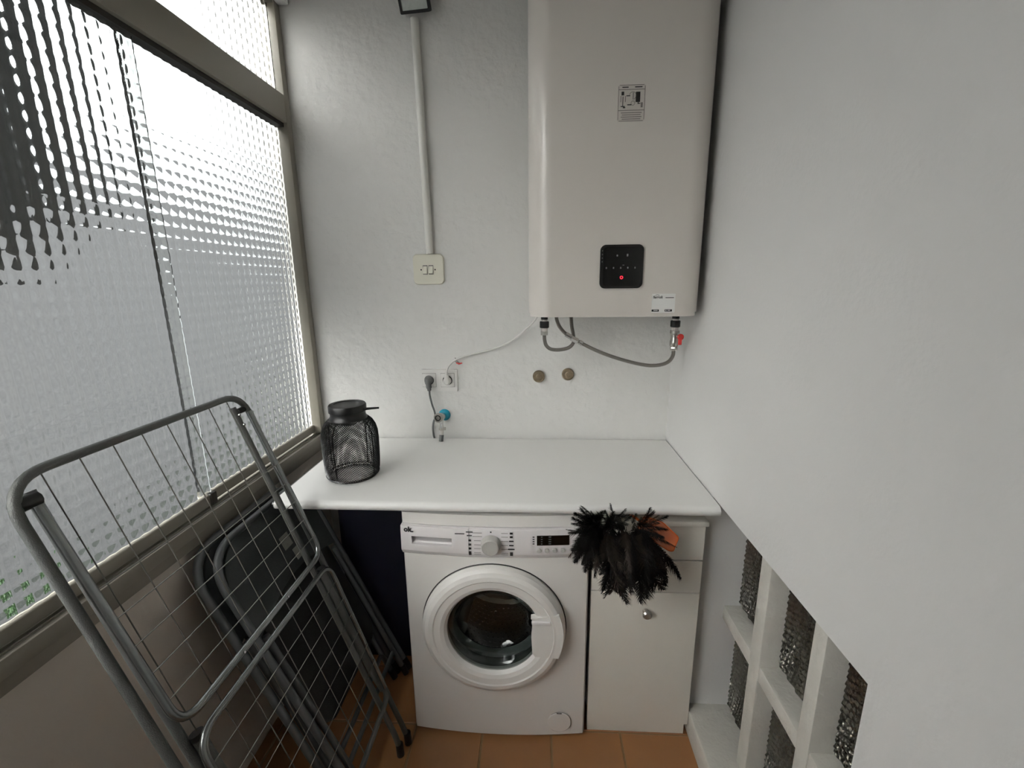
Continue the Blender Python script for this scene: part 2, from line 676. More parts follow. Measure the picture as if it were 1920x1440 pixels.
def bow_strip(x0, x1, zs, n=16):
    """zs: list of (z, dy) — a strip that follows the bowed front, closed behind."""
    b = BM()
    rows = []
    for i in range(n + 1):
        x = x0 + (x1 - x0) * i / n
        rows.append([b.verts.new((x, bow(x) + dy, z)) for z, dy in zs] +
                    [b.verts.new((x, bow(x) + 0.012, z)) for z, dy in (zs[-1], zs[0])])
    m_ = len(rows[0])
    for i in range(n):
        for j in range(m_):
            b.faces.new((rows[i][j], rows[i + 1][j], rows[i + 1][(j + 1) % m_], rows[i][(j + 1) % m_]))
    b.faces.new(rows[0][::-1])
    b.faces.new(rows[-1])
    return b


FASC = [(0.706, 0.000), (0.722, -0.011), (0.726, -0.013), (0.790, -0.010), (0.806, -0.007)]
mk('control_panel', bow_strip(-0.1565, WX1 - .001, FASC), m_white2, wm, smooth=30)
dr = mk('detergent_drawer', bow_strip(WX0 + .001, -0.1585, FASC, 8), m_white2, wm, smooth=30)
pz = lambda x, off=0.0: bow(x) - 0.0125 - off
# drawer grip: a scoop cut into the drawer front
b = BM()
A_ = [b.verts.new((x, -0.64, 0.7735)) for x in (-0.343, -0.211)] + [b.verts.new((x, bow(x) + .020, 0.7735)) for x in (-0.213, -0.341)]
B_ = [b.verts.new((x, -0.64, 0.7435)) for x in (-0.343, -0.211)] + [b.verts.new((x, bow(x) - .002, 0.7475)) for x in (-0.212, -0.342)]
b.faces.new(A_)
b.faces.new(B_[::-1])
for q in range(4):
    b.faces.new((A_[q], A_[(q + 1) % 4], B_[(q + 1) % 4], B_[q]))
cutter = mk('cutter', b, m_white, None, smooth=0)
md = dr.modifiers.new('hole', 'BOOLEAN')
md.object = cutter
md.solver = 'EXACT'
dr.parent = None
dr.location = (0, 0, 0)
bpy.context.view_layer.update()
md = pbk.modifiers.new('hole', 'BOOLEAN')
md.object = cutter
md.solver = 'EXACT'
bpy.context.view_layer.update()
bb = evaluated_bm(dr)
mk('panel_backing', evaluated_bm(pbk), m_white2, wm, smooth=30)
bpy.data.objects.remove(cutter)
dr = mk('detergent_drawer', bb, m_white2, wm, smooth=30)
PR = lambda x0, z0: (lambda u, v, w: Vector((x0 + u, pz(x0 + u, 0.0004) - w + (z0 + v - 0.758) * 0.045, z0 + v)))
mk('lettering', text_bm('ok.', 0.024, PR(-0.3655, 0.7885), bold=0.0009), m_print, dr, smooth=0)


def bars(lst, fn_y, m, name, parent, d=0.0006):
    b = BM()
    for (x, z, w, h) in lst:
        y = fn_y(x, z)
        add_box(b, (x - w / 2, y - d, z - h / 2), (x + w / 2, y + 0.0004, z + h / 2))
    o = mk(name, b, m, parent, smooth=0)
    if len(lst) > 1:
        o['kind'] = 'stuff'
    return o


fy = lambda x, z: pz(x, 0.0002) + (z - 0.758) * 0.045 if z > .726 else pz(x)
bars([(-0.186, 0.792, 0.030, 0.0028)], fy, m_print, 'printed_mark', dr)
# programme dial with its printed ring
KX, KZ = -0.0885, 0.7605
lathe('dial', [(0.031, 0.0), (0.031, 0.004), (0.0285, 0.012), (0.027, 0.022), (0.0245, 0.0245)], (KX, pz(KX), KZ), (0, -1, 0), m_grey_plastic, wm, 40)
lst, lst2 = [], []
LZ = [0.797, 0.785, 0.771, 0.757, 0.744, 0.731, 0.7185 + .006]
for i, z in enumerate(LZ):
    lst2.append((KX - 0.0425, z, 0.021 if i not in (0, 1) else 0.03, 0.0012))
    lst2.append((KX + 0.0425, z, 0.021, 0.0012))
    if i < 2:
        lst.append((KX - 0.067, z + .002, 0.021 - .005 * i, 0.0032))
    else:
        lst.append((KX - 0.066, z, 0.0085, 0.0065))
    lst.append((KX + 0.063, z, 0.009 if i not in (2, 3, 4) else 0.014 + .006 * (i == 4), 0.0065 if i not in (2, 3, 4) else 0.004))
lst += [(KX, 0.8005, 0.0045, 0.0045), (KX, 0.7255, 0.006, 0.003)]
bars(lst, fy, m_print, 'programme_marks', wm)
bars(lst2, fy, m_print_soft, 'programme_lines', wm)
# display, its marks and buttons
b = BM()
rows = []
for i in range(9):
    x = 0.053 + 0.10 * i / 8
    rows.append([b.verts.new((x, fy(x, z) - .0006, z)) for z in (0.757, 0.789)] + [b.verts.new((x, fy(x, z) + .002, z)) for z in (0.789, 0.757)])
for i in range(8):
    for j in range(4):
        b.faces.new((rows[i][j], rows[i + 1][j], rows[i + 1][(j + 1) % 4], rows[i][(j + 1) % 4]))
b.faces.new(rows[0][::-1])
b.faces.new(rows[-1])
dsp = mk('display', b, m_black_gloss, wm, smooth=0)
bars([(x, 0.785 - .0075 * i, w, 0.0022) for i in range(4) for x, w in ((0.068, 0.0045), (0.093, 0.0075))],
     lambda x, z: fy(x, z) - .0006, m_icon, 'display_marks', dsp)
bars([(0.043, 0.785 - .0075 * i, 0.006, 0.003) for i in range(4)], fy, m_print, 'panel_marks', wm)
for i in range(4):
    x = 0.060 + 0.0243 * i
    lathe('button', [(0.0074, 0), (0.0074, 0.003), (0.006, 0.0048)], (x, fy(x, 0.740) + .0005, 0.740), (0, -1, 0), m_grey_plastic, wm, 20)
# cavity, gasket, drum
def open_lathe(name, prof, m, parent, n=64, smooth=40):
    b = BM()
    add_lathe(b, prof, DC, (0, -1, 0), n, False, False)
    return mk(name, b, m, parent, smooth=smooth, recalc=False)


open_lathe('gasket', [(0.176, 0.006), (0.172, -0.004), (0.166, -0.012), (0.160, -0.03), (0.163, -0.045), (0.152, -0.060), (0.146, -0.066), (0.150, -0.074)], m_gasket, wm)
drum = BM()
add_lathe(drum, [(0.152, -0.072), (0.168, -0.085), (0.1700, -0.32), (0.150, -0.33)], DC, (0, -1, 0), 64, False, False)
add_lathe(drum, [(0.150, -0.33), (0.12, -0.318), (0.06, -0.325), (0.02, -0.318)], DC, (0, -1, 0), 64, False, True)
dro = mk('drum', drum, m_drum, wm, smooth=40, recalc=False)
hb = BM()
for ring in range(10):
    h = -0.095 - ring * 0.022
    for k in range(56):
        a = 2 * PI * (k + .5 * (ring % 2)) / 56
        o = DC + Vector((math.cos(a) * 0.1675, -h, math.sin(a) * 0.1675))
        add_lathe(hb, [(0.0035, 0), (0.0035, 0.001)], o, (-math.cos(a), 0, -math.sin(a)), 6)
hh = mk('drum_holes', hb, m_black, dro, smooth=0)
hh['kind'] = 'stuff'
for k in range(3):
    a = math.radians(95 + 120 * k)
    pb = BM()
    c0 = DC + Vector((math.cos(a) * 0.166, 0.10, math.sin(a) * 0.166))
    c1 = DC + Vector((math.cos(a) * 0.166, 0.30, math.sin(a) * 0.166))
    i_ = Vector((-math.cos(a), 0, -math.sin(a)))
    t_ = Vector((-math.sin(a), 0, math.cos(a)))
    prof_ = [(-0.03, 0), (-0.016, 0.024), (-0.006, 0.034), (0.006, 0.034), (0.016, 0.024), (0.03, 0)]
    A = [pb.verts.new(c0 + t_ * u + i_ * v) for u, v in prof_]
    B = [pb.verts.new(c1 + t_ * u + i_ * v) for u, v in prof_]
    pb.faces.new(A)
    pb.faces.new(B[::-1])
    for q in range(6):
        pb.faces.new((A[q], A[(q + 1) % 6], B[(q + 1) % 6], B[q]))
    mk('drum_paddle', pb, m_drum, dro, smooth=50)
# door: ring with a squared handle block at the right
door = mk('door', (lambda q: (add_lathe(q, [(0.232, -0.004), (0.2345, 0.006), (0.231, 0.020), (0.222, 0.030), (0.210, 0.0355), (0.196, 0.0375), (0.192, 0.0345),
                                           (0.172, 0.0335), (0.160, 0.029), (0.152, 0.018), (0.150, 0.004), (0.156, -0.004), (0.232, -0.004)], DC, (0, -1, 0), 96, False, False), q)[1])(BM()), m_white, wm, smooth=16)
gl = BM()
pr = [(0.1535, 0.012), (0.146, 0.010), (0.135, 0.000), (0.125, -0.040), (0.110, -0.060), (0.06, -0.070), (0.004, -0.072)]
pr2 = [(0.004, -0.067), (0.058, -0.065), (0.106, -0.056), (0.120, -0.038), (0.130, 0.002), (0.143, 0.0145), (0.1535, 0.0165), (0.1535, 0.012)]
add_lathe(gl, pr + pr2, DC, (0, -1, 0), 64, False, False)
mk('door_glass', gl, m_doorglass, door, smooth=50)
hb = BM()
poly = []
for i in range(13):
    a = math.radians(-21 + 42 * i / 12)
    poly.append((DC.x + 0.2255 * math.cos(a), DC.z + 0.2255 * math.sin(a)))
poly += [(DC.x + 0.122, DC.z + 0.066), (DC.x + 0.128, DC.z + 0.058), (DC.x + 0.1235, DC.z - 0.003), (DC.x + 0.1265, DC.z - 0.062), (DC.x + 0.134, DC.z - 0.075)]
add_prism(hb, poly, DC.y - 0.0365, DC.y - 0.016, XZ)
mk('door_handle', hb, m_white, door, smooth=20)
box('handle_step', (DC.x + 0.124, DC.y - 0.0425, DC.z + 0.048), (DC.x + 0.184, DC.y - 0.033, DC.z + 0.059), m_white2, door, 0.003)
b = BM()
add_tube(b, [(DC.x + .2362 * math.cos(2 * PI * k / 72), bow(DC.x + .2362 * math.cos(2 * PI * k / 72)) - .0004, DC.z + .2362 * math.sin(2 * PI * k / 72)) for k in range(72)], 0.0018, 6, closed=True)  # thin dark ring stands in for the shadow in the door gap
mk('door_gap_shadow', b, m_print, wm, label='dark ring painting the gap shadow around the door')
# filter flap
fx, fz = 0.131, 0.066
b = BM()
add_lathe(b, [(0.0405, 0), (0.0405, 0.0016), (0.0385, 0.003)], (fx, bow(fx) - .0004, fz), (0.03, -1, 0), 48)
ff = mk('filter_flap', b, m_white, wm, smooth=30)
b = BM()
add_lathe(b, [(0.0418, 0.0), (0.0418, 0.0009), (0.0406, 0.0009), (0.0406, 0)], (fx, bow(fx) - .0004, fz), (0.03, -1, 0), 48, False, False)
mk('flap_joint', b, m_print_soft, ff, smooth=0, recalc=False)
box('flap_slot', (fx - .009, bow(fx) - .0042, fz + .0375), (fx + .008, bow(fx) - .001, fz + .0395), m_black, ff, smooth=0)
for sx in (WX0 + .05, WX1 - .05):
    for sy in (-0.10, -0.53):
        lathe('foot', [(0.02, 0), (0.02, 0.007), (0.012, 0.009), (0.012, 0.016)], (sx, sy, 0.0), (0, 0, 1), m_rubber, wm, 16)

# ------------------------------------------------------------------ storage cabinet
cb = thing('storage_cabinet', 'narrow white laminate cabinet with drawers and one door right of washer', 'cabinet', (0.40, -0.3, 0.0))
CX0, CX1, CYF = 0.2295, 0.5755, -0.562
b = BM()
add_box(b, (CX0 + .002, -0.50, 0.045), (CX0 + .018, -0.02, 0.812))
add_box(b, (CX1 - .018, -0.543, 0.045), (CX1 - .002, -0.02, 0.812))
add_box(b, (CX0 + .018, -0.543, 0.045), (CX1 - .018, -0.02, 0.061))
add_box(b, (CX0 + .018, -0.036, 0.061), (CX1 - .018, -0.02, 0.812))
mk('carcass', b, m_cab, cb, smooth=0)
box('top_board', (CX0, CYF - 0.012, 0.8125), (CX1 + .0035, -0.02, 0.8285), m_cab, cb, 0.0015)
b = BM()
add_box(b, (CX0 + .002, -0.554, 0.0), (CX1 - .010, -0.535, 0.045))
mk('plinth', b, m_cab, cb, smooth=0)


def front(name, z0, z1):
    return box(name, (CX0, CYF, z0), (CX1, CYF + 0.018, z1), m_cab, cb, 0.0012, 1)


d1 = front('drawer', 0.689, 0.809)
d2 = front('drawer', 0.5725, 0.6855)
d3 = front('door', 0.048, 0.569)
KP = [(0.010, 0.0), (0.0075, 0.004), (0.0075, 0.010), (0.0135, 0.015), (0.0145, 0.021), (0.0105, 0.0255), (0.004, 0.0265)]
for q, z in ((d1, 0.755), (d2, 0.63), (d3, 0.499)):
    lathe('knob', KP, (0.408, CYF, z), (0, -1, 0), m_steel, q, 28)

# ------------------------------------------------------------------ water heater
HX0, HX1, HY, HZ0, HZ1, HR = 0.0245, 0.5815, -0.37, 1.437, 2.47, 0.075
wh = thing('water_heater', 'tall flat white electric water heater hung high on the back wall', 'water heater', (0.30, 0.0, 1.437))
b = BM()
add_prism(b, [p for p in rrect(HX0, HY, HX1, -0.035, HR, 10)], HZ0 + .012, HZ1, XY)
top = [f for f in b.faces if abs(f.normal.z) > .9] if False else None
mk('casing', b, m_heater, wh, smooth=40)
b = BM()
add_prism(b, rrect(HX0 + .004, HY + .004, HX1 - .004, -0.035, HR - .004, 10), HZ0, HZ0 + .012, XY)
mk('bottom_cap', b, m_heater, wh, smooth=40)
box('wall_bracket', (0.12, -0.037, 2.1), (0.48, -0.001, 2.2), m_steel, wh)
box('wall_bracket', (0.12, -0.037, 1.55), (0.48, -0.001, 1.6), m_steel, wh)
# control display
b = BM()
add_prism(b, rrect(0.2505, 1.527, 0.3845, 1.660, 0.017, 6), HY - 0.0065, HY + .001, XZ)
cd = mk('control_display', b, m_black, wh, smooth=20)
b = BM()
add_prism(b, rrect(0.2605, 1.534, 0.3785, 1.653, 0.012, 6), HY - 0.0075, HY - .006, XZ)
mk('display_glass', b, m_black_gloss, cd, smooth=0)
b = BM()
for k in range(12):
    pass
add_lathe(b, [(0.0030, 0.0), (0.0030, 0.001), (0.0050, 0.001), (0.0050, 0.0)], (0.318, HY - .0073, 1.5605), (0, -1, 0), 20, False, False)
mk('status_light', b, m_red_led, cd, smooth=0, recalc=True, label='glowing red ring')
bars([(0.270 + .0222 * i, 1.590, 0.0038, 0.0052) for i in range(5)] + [(0.3225, 1.598, 0.005, 0.002), (0.3025, 1.627, 0.004, 0.005), (0.334, 1.628, 0.005, 0.0075)],
     lambda x, z: HY - .0074, m_icon, 'display_icons', cd)
bars([(0.2565, 1.642 - .011 * i, 0.003, 0.004) for i in range(4)], lambda x, z: HY - .0063, m_icon, 'side_marks', cd)
# instruction sticker
st = mk('instruction_sticker', (lambda q: (add_prism(q, rrect(0.288, 2.007, 0.3655, 2.103, 0.004, 3), HY - .0008, HY + .0005, XZ), q)[1])(BM()), m_label_h, wh, smooth=0)
SY = lambda x, z: HY - .0008
L0, L1, Z0, Z1 = 0.289, 0.3645, 2.008, 2.102
bars([(L0, (Z0 + Z1) / 2, .0013, Z1 - Z0 - .006), (L1, (Z0 + Z1) / 2, .0013, Z1 - Z0 - .006), ((L0 + L1) / 2, Z1, L1 - L0 - .006, .0013), ((L0 + L1) / 2, Z0, L1 - L0 - .006, .0013),
      ((L0 + L1) / 2, 2.0905, L1 - L0, .0014), ((L0 + L1) / 2, 2.036, L1 - L0, .0016)] +
     [(0.3275, 2.0295 - .0055 * i, 0.06 - .006 * (i % 2), 0.0018) for i in range(4)], SY, m_print_soft, 'sticker_lines', st)
bars([(0.308, 2.0965, .018, .0025), (0.346, 2.0965, .021, .0025), (0.345, 2.0705, .0125, .0265), (0.346, 2.055, .0025, .006), (0.349, 2.0535, .007, .0018),
      (0.301, 2.0805, .0075, .0095), (0.302, 2.0595, .0018, .026), (0.302, 2.0465, .012, .0022), (0.306, 2.0435, .007, .003), (0.296, 2.066, .0012, .016), (0.309, 2.066, .0012, .016),
      (0.317, 2.074, .011, .0022), (0.321, 2.0505, .012, .0024), (0.331, 2.0735, .0014, .018)], SY, m_print, 'sticker_drawing', st)
b = BM()
pts = [(0.330 + .010 * math.cos(a), HY - .0009, 2.0745 + .010 * math.sin(a)) for a in [math.radians(-70 + 30 * i) for i in range(9)]]
add_tube(b, pts, 0.0006, 4)
pts = [(0.331 + .0055 * math.cos(a), HY - .0009, 2.0545 + .0055 * math.sin(a)) for a in [2 * PI * i / 14 for i in range(14)]]
add_tube(b, pts, 0.0005, 4, closed=True)
add_box(b, (0.354, HY - .0012, 2.043), (0.3595, HY - .0005, 2.056))
mk('sticker_outline', b, m_print_soft, st, smooth=0)
# white information label with the maker's lettering
lb = mk('information_label', (lambda q: (add_prism(q, rrect(0.4185, 1.449, 0.4915, 1.509, 0.002, 2), HY - .0008, HY + .0005, XZ), q)[1])(BM()), m_label, wh, smooth=0)
FL = lambda x0, z0: (lambda u, v, w: Vector((x0 + u, HY - .0009 - w, z0 + v)))
mk('lettering', text_bm('ferroli', 0.0115, FL(0.4225, 1.4945), bold=0.0003), m_print, lb, smooth=0)
b = BM()
add_tube(b, [(0.428 + .0065 * (i / 6) * 2, HY - .0011, 1.5035 + .0022 * math.sin(PI * i / 6)) for i in range(7)], 0.0006, 4)
mk('lettering_arc', b, m_print, lb, smooth=0)
bars([(0.4735, 1.4965, .026, .0022)], SY, m_print, 'printed_line', lb)
b = BM()
for x in (0.4305, 0.4715):
    add_box(b, (x - .0115, HY - .0013, 1.453), (x + .0115, HY - .0005, 1.4595))
mk('printed_badge', b, m_black, lb, smooth=0, label='small black badge shapes')
bars([(0.464, 1.4563, .003, .003), (0.473, 1.4565, .009, .0018), (0.4315, 1.4565, .013, .0016)], lambda x, z: HY - .0013, m_label, 'badge_print', lb)

# pipe stubs under the heater (part of it)
CY = -0.20
for cx in (0.080, 0.549):
    lathe('pipe_stub', [(0.0125, 0.0), (0.0125, 0.022)], (cx, CY, 1.4165), (0, 0, 1), m_black, wh, 20)
    lathe('sleeve', [(0.0105, 0.0), (0.0105, 0.012)], (cx, CY, 1.408), (0, 0, 1), m_cap, wh, 20, label='pale plastic sleeve')
    lathe('coupling', [(0.0150, 0.0), (0.0172, 0.003), (0.0172, 0.022), (0.0155, 0.024)], (cx, CY, 1.386), (0, 0, 1), m_black, wh, 24, label='black insulating coupling')
    lathe('sleeve', [(0.0120, 0.0), (0.0120, 0.013)], (cx, CY, 1.374), (0, 0, 1), m_cap, wh, 20, label='pale plastic sleeve')

# ball valve with the red lever
bv_ = thing('ball_valve', 'small steel ball valve with red lever below right side of heater', 'valve', (0.549, CY, 1.31))
lathe('valve_body', [(0.013, 0), (0.0148, 0.004), (0.0148, 0.020), (0.0128, 0.024), (0.0128, 0.044), (0.0165, 0.048), (0.0165, 0.058)], (0.549, CY, 1.316), (0, 0, 1), m_steel, bv_, 24)
lathe('valve_stem', [(0.006, 0), (0.006, 0.022)], (0.556, CY - 0.008, 1.354), (0.2, -1, 0), m_steel, bv_, 12)
b = BM()
add_lathe(b, [(0.0105, 0), (0.0115, 0.002), (0.0115, 0.006), (0.009, 0.008)], (0.560, CY - 0.028, 1.354), (0.1, -1, 0), 20)
add_box(b, (0.5535, CY - 0.036, 1.326), (0.5655, CY - 0.028, 1.350), 0.002)
mk('lever', b, m_red, bv_, smooth=40, label='red lever')

# braided hoses and their crossing tee
hA = thing('braided_hose', 'short braided steel hose looping from left heater coupling up behind heater', 'hose', (0.08, CY, 1.3), 'braided hoses under the water heater')
lathe('hose_nut', [(0.0135, 0.0), (0.0148, 0.002), (0.0148, 0.013), (0.0135, 0.014)], (0.080, CY, 1.360), (0, 0, 1), m_steel, hA, 6)
tube('hose', spline([(0.080, CY, 1.362), (0.081, CY, 1.342), (0.088, CY + .005, 1.320), (0.106, CY + .012, 1.306), (0.138, CY + .02, 1.3025), (0.172, CY + .03, 1.309), (0.190, CY + .04, 1.327),
                     (0.190, CY + .045, 1.352), (0.183, CY + .05, 1.390), (0.1795, CY + .05, 1.4365)], 8), 0.0066, m_hose, hA, 12)
hB = thing('braided_hose', 'long braided steel hose sagging from red lever valve to behind heater', 'hose', (0.549, CY, 1.3), 'braided hoses under the water heater')
lathe('hose_nut', [(0.0118, 0.0), (0.013, 0.002), (0.013, 0.012), (0.0118, 0.0135)], (0.549, CY, 1.302), (0, 0, 1), m_steel, hB, 6)
tube('hose', spline([(0.549, CY, 1.304), (0.548, CY, 1.284), (0.539, CY + .003, 1.264), (0.520, CY + .008, 1.2505), (0.490, CY + .012, 1.244), (0.455, CY + .015, 1.245), (0.40, CY + .018, 1.256), (0.33, CY + .02, 1.277),
                     (0.265, CY + .02, 1.303), (0.205, CY + .02, 1.334), (0.165, CY + .022, 1.358), (0.140, CY + .025, 1.383), (0.127, CY + .03, 1.41), (0.1235, CY + .03, 1.4365)], 8), 0.0066, m_hose, hB, 12)
b = BM()
add_tube(b, [(0.160, CY + .0225, 1.3605), (0.180, CY + .021, 1.3485)], 0.0095, 10)
add_tube(b, [(0.1795, CY + .016, 1.347), (0.204, CY + .016, 1.3345)], 0.0112, 6)
add_tube(b, [(0.209, CY + .02, 1.332), (0.221, CY + .02, 1.3255)], 0.0092, 10)
mk('ferrule', b, m_chrome, hB, smooth=40, label='bright steel ferrules')

# ------------------------------------------------------------------ things on the back wall
sw = thing('light_switch', 'ivory square double light switch at foot of the wall conduit', 'switch', (-0.383, 0, 1.6))
b = BM()
add_prism(b, rrect(-0.446, 1.5445, -0.3195, 1.6645, 0.018, 6), -0.0105, 0.0, XZ)
for v in b.verts:
    if v.co.y < -0.005:
        v.co.x = -0.383 + (v.co.x + 0.383) * .955
        v.co.z = 1.604 + (v.co.z - 1.604) * .955
mk('plate', b, m_ivory, sw, smooth=50)
for x in (-0.395, -0.3715):
    b = BM()
    add_prism(b, [(-0.0100, 1.586), (-0.0215, 1.589), (-0.0155, 1.606), (-0.0100, 1.6185)], x - .0078, x + .0078, lambda u, v, w: Vector((w, u, v)))
    mk('rocker', b, m_ivory, sw, smooth=0)
b = BM()
for x0, x1 in ((-0.4045, -0.3855), (-0.381, -0.362)):
    add_box(b, (x0, -0.0108, 1.584), (x1, -0.0100, 1.6205))
mk('rocker_gap', b, m_print_soft, sw, smooth=0, label='grey gap around rockers')
for x in (-0.4115, -0.355):
    lathe('screw', [(0.0030, 0), (0.0030, 0.0008)], (x, -0.0105, 1.603), (0, -1, 0), m_black, sw, 12)

cdt = tube('cable_conduit', [(-0.3848, -0.0145, 2.472), (-0.3718, -0.0145, 1.6635)], 0.0148, m_conduit, None, 20)
tag(cdt, 'white painted cable conduit running up the back wall from the switch', 'conduit')

fl = thing('floodlight', 'small black framed floodlight at the top of the wall conduit', 'light', (-0.39, 0, 2.5))
# housing tilted forward-down
FLY, FLZ = -0.070, 2.545
T = Matrix.Translation((-0.377, FLY, FLZ)) @ Matrix.Rotation(math.radians(30), 4, 'X') @ Matrix.Rotation(math.radians(-3), 4, 'Y')
TF = lambda u, v, w: T @ Vector((u, w, v))
b = BM()
o_ = rrect(-0.0535, -0.075, 0.0535, 0.075, 0.004, 2)
i_ = rrect(-0.0455, -0.0655, 0.0455, 0.0655, 0.002, 2)
n = len(o_)
vo = [[b.verts.new(TF(u, v, w)) for u, v in o_] for w in (-0.014, 0.014)]
vi = [[b.verts.new(TF(u, v, w)) for u, v in i_] for w in (-0.014, -0.008)]
for k in range(n):
    q = (k + 1) % n
    b.faces.new((vo[0][k], vo[0][q], vo[1][q], vo[1][k]))
    b.faces.new((vo[0][k], vi[0][k], vi[0][q], vo[0][q]))
    b.faces.new((vi[0][k], vi[1][k], vi[1][q], vi[0][q]))
b.faces.new(vo[1])
mk('housing', b, m_flood, fl, smooth=20)
b = BM()
add_prism(b, i_, -0.0085, -0.0072, TF)
gp = mk('front_glass', b, m_refl, fl, smooth=0)
b = BM()
add_prism(b, rrect(-0.020, -0.018, 0.024, 0.018, 0.002, 2), -0.0095, -0.0086, TF)
mk('led_chip', b, m_grey_plastic, gp, smooth=0)
b = BM()
add_tube(b, [T @ Vector((0.054, 0.002, 0.0)), T @ Vector((0.063, 0.002, 0.0))], 0.012, 16)
mk('bracket_bolt', b, m_flood, fl)
b = BM()
add_tube(b, [T @ Vector((0.060, 0.004, 0.0)), (-0.322, -0.004, 2.59)], 0.006, 8)
mk('bracket', b, m_flood, fl)
b = BM()
add_tube(b, [T @ Vector((-0.055, 0.004, 0.0)), (-0.440, -0.004, 2.59)], 0.006, 8)
mk('bracket', b, m_flood, fl)

so = thing('wall_socket', 'white double wall socket plate above the worktop tap', 'socket', (-0.36, 0, 1.15))
b = BM()
add_prism(b, rrect(-0.436, 1.099, -0.2815, 1.196, 0.004, 3), -0.009, 0.0, XZ)
for v in b.verts:
    if v.co.y < -0.005:
        v.co.x = -0.3587 + (v.co.x + 0.3587) * .97
        v.co.z = 1.1475 + (v.co.z - 1.1475) * .96
mk('plate', b, m_socket, so, smooth=0)
for sx in (-0.403, -0.3245):
    b = BM()
    R1 = 0.0215
    add_prism(b, rrect(sx - .0285, 1.149 - .0285, sx + .0285, 1.149 + .0285, 0.002, 2), -0.0115, -0.0085, XZ)
    ins = mk('insert', b, m_socket, so, smooth=0)
    b = BM()
    add_lathe(b, [(0.0235, 0), (0.0235, 0.0012), (0.0205, 0.0014), (0.0205, 0)], (sx, -0.0113, 1.149), (0, -1, 0), 36, False, False)
    mk('rim', b, m_socket, ins)
    b = BM()
    add_lathe(b, [(0.0205, 0), (0.0205, 0.0006)], (sx, -0.0113, 1.149), (0, -1, 0), 36)
    mk('well', b, m_dark_hole, ins, label='dark socket well')
    b = BM()
    for (a0, a1, c0, c1) in ((sx - .0292, sx + .0292, 1.1783, 1.1778), (sx - .0292, sx + .0292, 1.1202, 1.1197)):
        add_box(b, (a0, -0.0097, c1 - .0004), (a1, -0.0088, c0 + .0004))
    for a in (sx - .0292, sx + .0288):
        add_box(b, (a, -0.0097, 1.1197), (a + .0008, -0.0088, 1.1783))
    mk('insert_joint', b, m_print_soft, so, smooth=0)

pg = thing('power_cord', 'grey power plug and cord in left socket dropping behind worktop', 'cord', (-0.403, -0.02, 1.15))
b = BM()
add_lathe(b, [(0.0182, 0.0), (0.0178, 0.010), (0.0135, 0.026), (0.010, 0.030)], (-0.403, -0.0118, 1.150), (0, -1, 0), 24)
add_tube(b, spline([(-0.403, -0.030, 1.152), (-0.402, -0.031, 1.135), (-0.4005, -0.030, 1.116), (-0.400, -0.029, 1.108)], 4), [0.0135] * 4 + [0.0115] * 4 + [0.0085] * 4 + [0.0075], 14)
mk('plug', b, m_plug_grey, pg, smooth=50)
tube('cable', spline([(-0.400, -0.029, 1.110), (-0.400, -0.026, 1.085), (-0.3935, -0.022, 1.045), (-0.385, -0.02, 1.015), (-0.383, -0.018, 0.99), (-0.3925, -0.014, 0.965), (-0.399, -0.008, 0.935), (-0.3985, -0.0035, 0.90), (-0.396, -0.0015, 0.886), (-0.394, -0.001, 0.86)], 6),
     0.0042, m_plug_grey, pg, 8)
pw = thing('power_cord', 'white power cord curving from right socket up to the water heater', 'cord', (-0.3245, -0.02, 1.15))
b = BM()
add_lathe(b, [(0.0172, 0.0), (0.017, 0.010), (0.0125, 0.026), (0.010, 0.029)], (-0.3245, -0.0118, 1.147), (0, -1, 0), 24)
add_tube(b, spline([(-0.3245, -0.029, 1.142), (-0.3245, -0.031, 1.160), (-0.3245, -0.029, 1.176), (-0.3243, -0.027, 1.186)], 4), [0.0125] * 4 + [0.0105] * 4 + [0.0062] * 4 + [0.005], 14)
mk('plug', b, m_cord_white, pw, smooth=50)
tube('cable', spline([(-0.3243, -0.027, 1.180), (-0.318, -0.026, 1.205), (-0.299, -0.022, 1.228), (-0.268, -0.018, 1.246), (-0.225, -0.015, 1.258), (-0.17, -0.014, 1.271), (-0.11, -0.016, 1.288), (-0.06, -0.022, 1.312), (-0.02, -0.03, 1.340), (0.02, -0.05, 1.378), (0.045, -0.08, 1.405), (0.060, -0.11, 1.4365)], 6),
     0.0042, m_cord_white, pw, 8)

tr = thing('wire_stub', 'tiny red tipped wire stub poking from the wall beneath white cord', 'wire', (-0.28, 0, 1.22))
tube('wire', [(-0.290, 0.0, 1.243), (-0.281, -0.012, 1.232), (-0.270, -0.016, 1.224)], 0.0017, m_plug_grey, tr, 6)
tube('wire', [(-0.296, 0.0, 1.234), (-0.286, -0.012, 1.228), (-0.272, -0.016, 1.222)], 0.0015, m_plug_grey, tr, 6)
b = BM()
add_tube(b, [(-0.283, -0.013, 1.224), (-0.272, -0.017, 1.2205), (-0.258, -0.018, 1.224)], [0.003, 0.0035, 0.002], 8)
mk('wire_tip', b, m_red, tr, label='red wire tip')

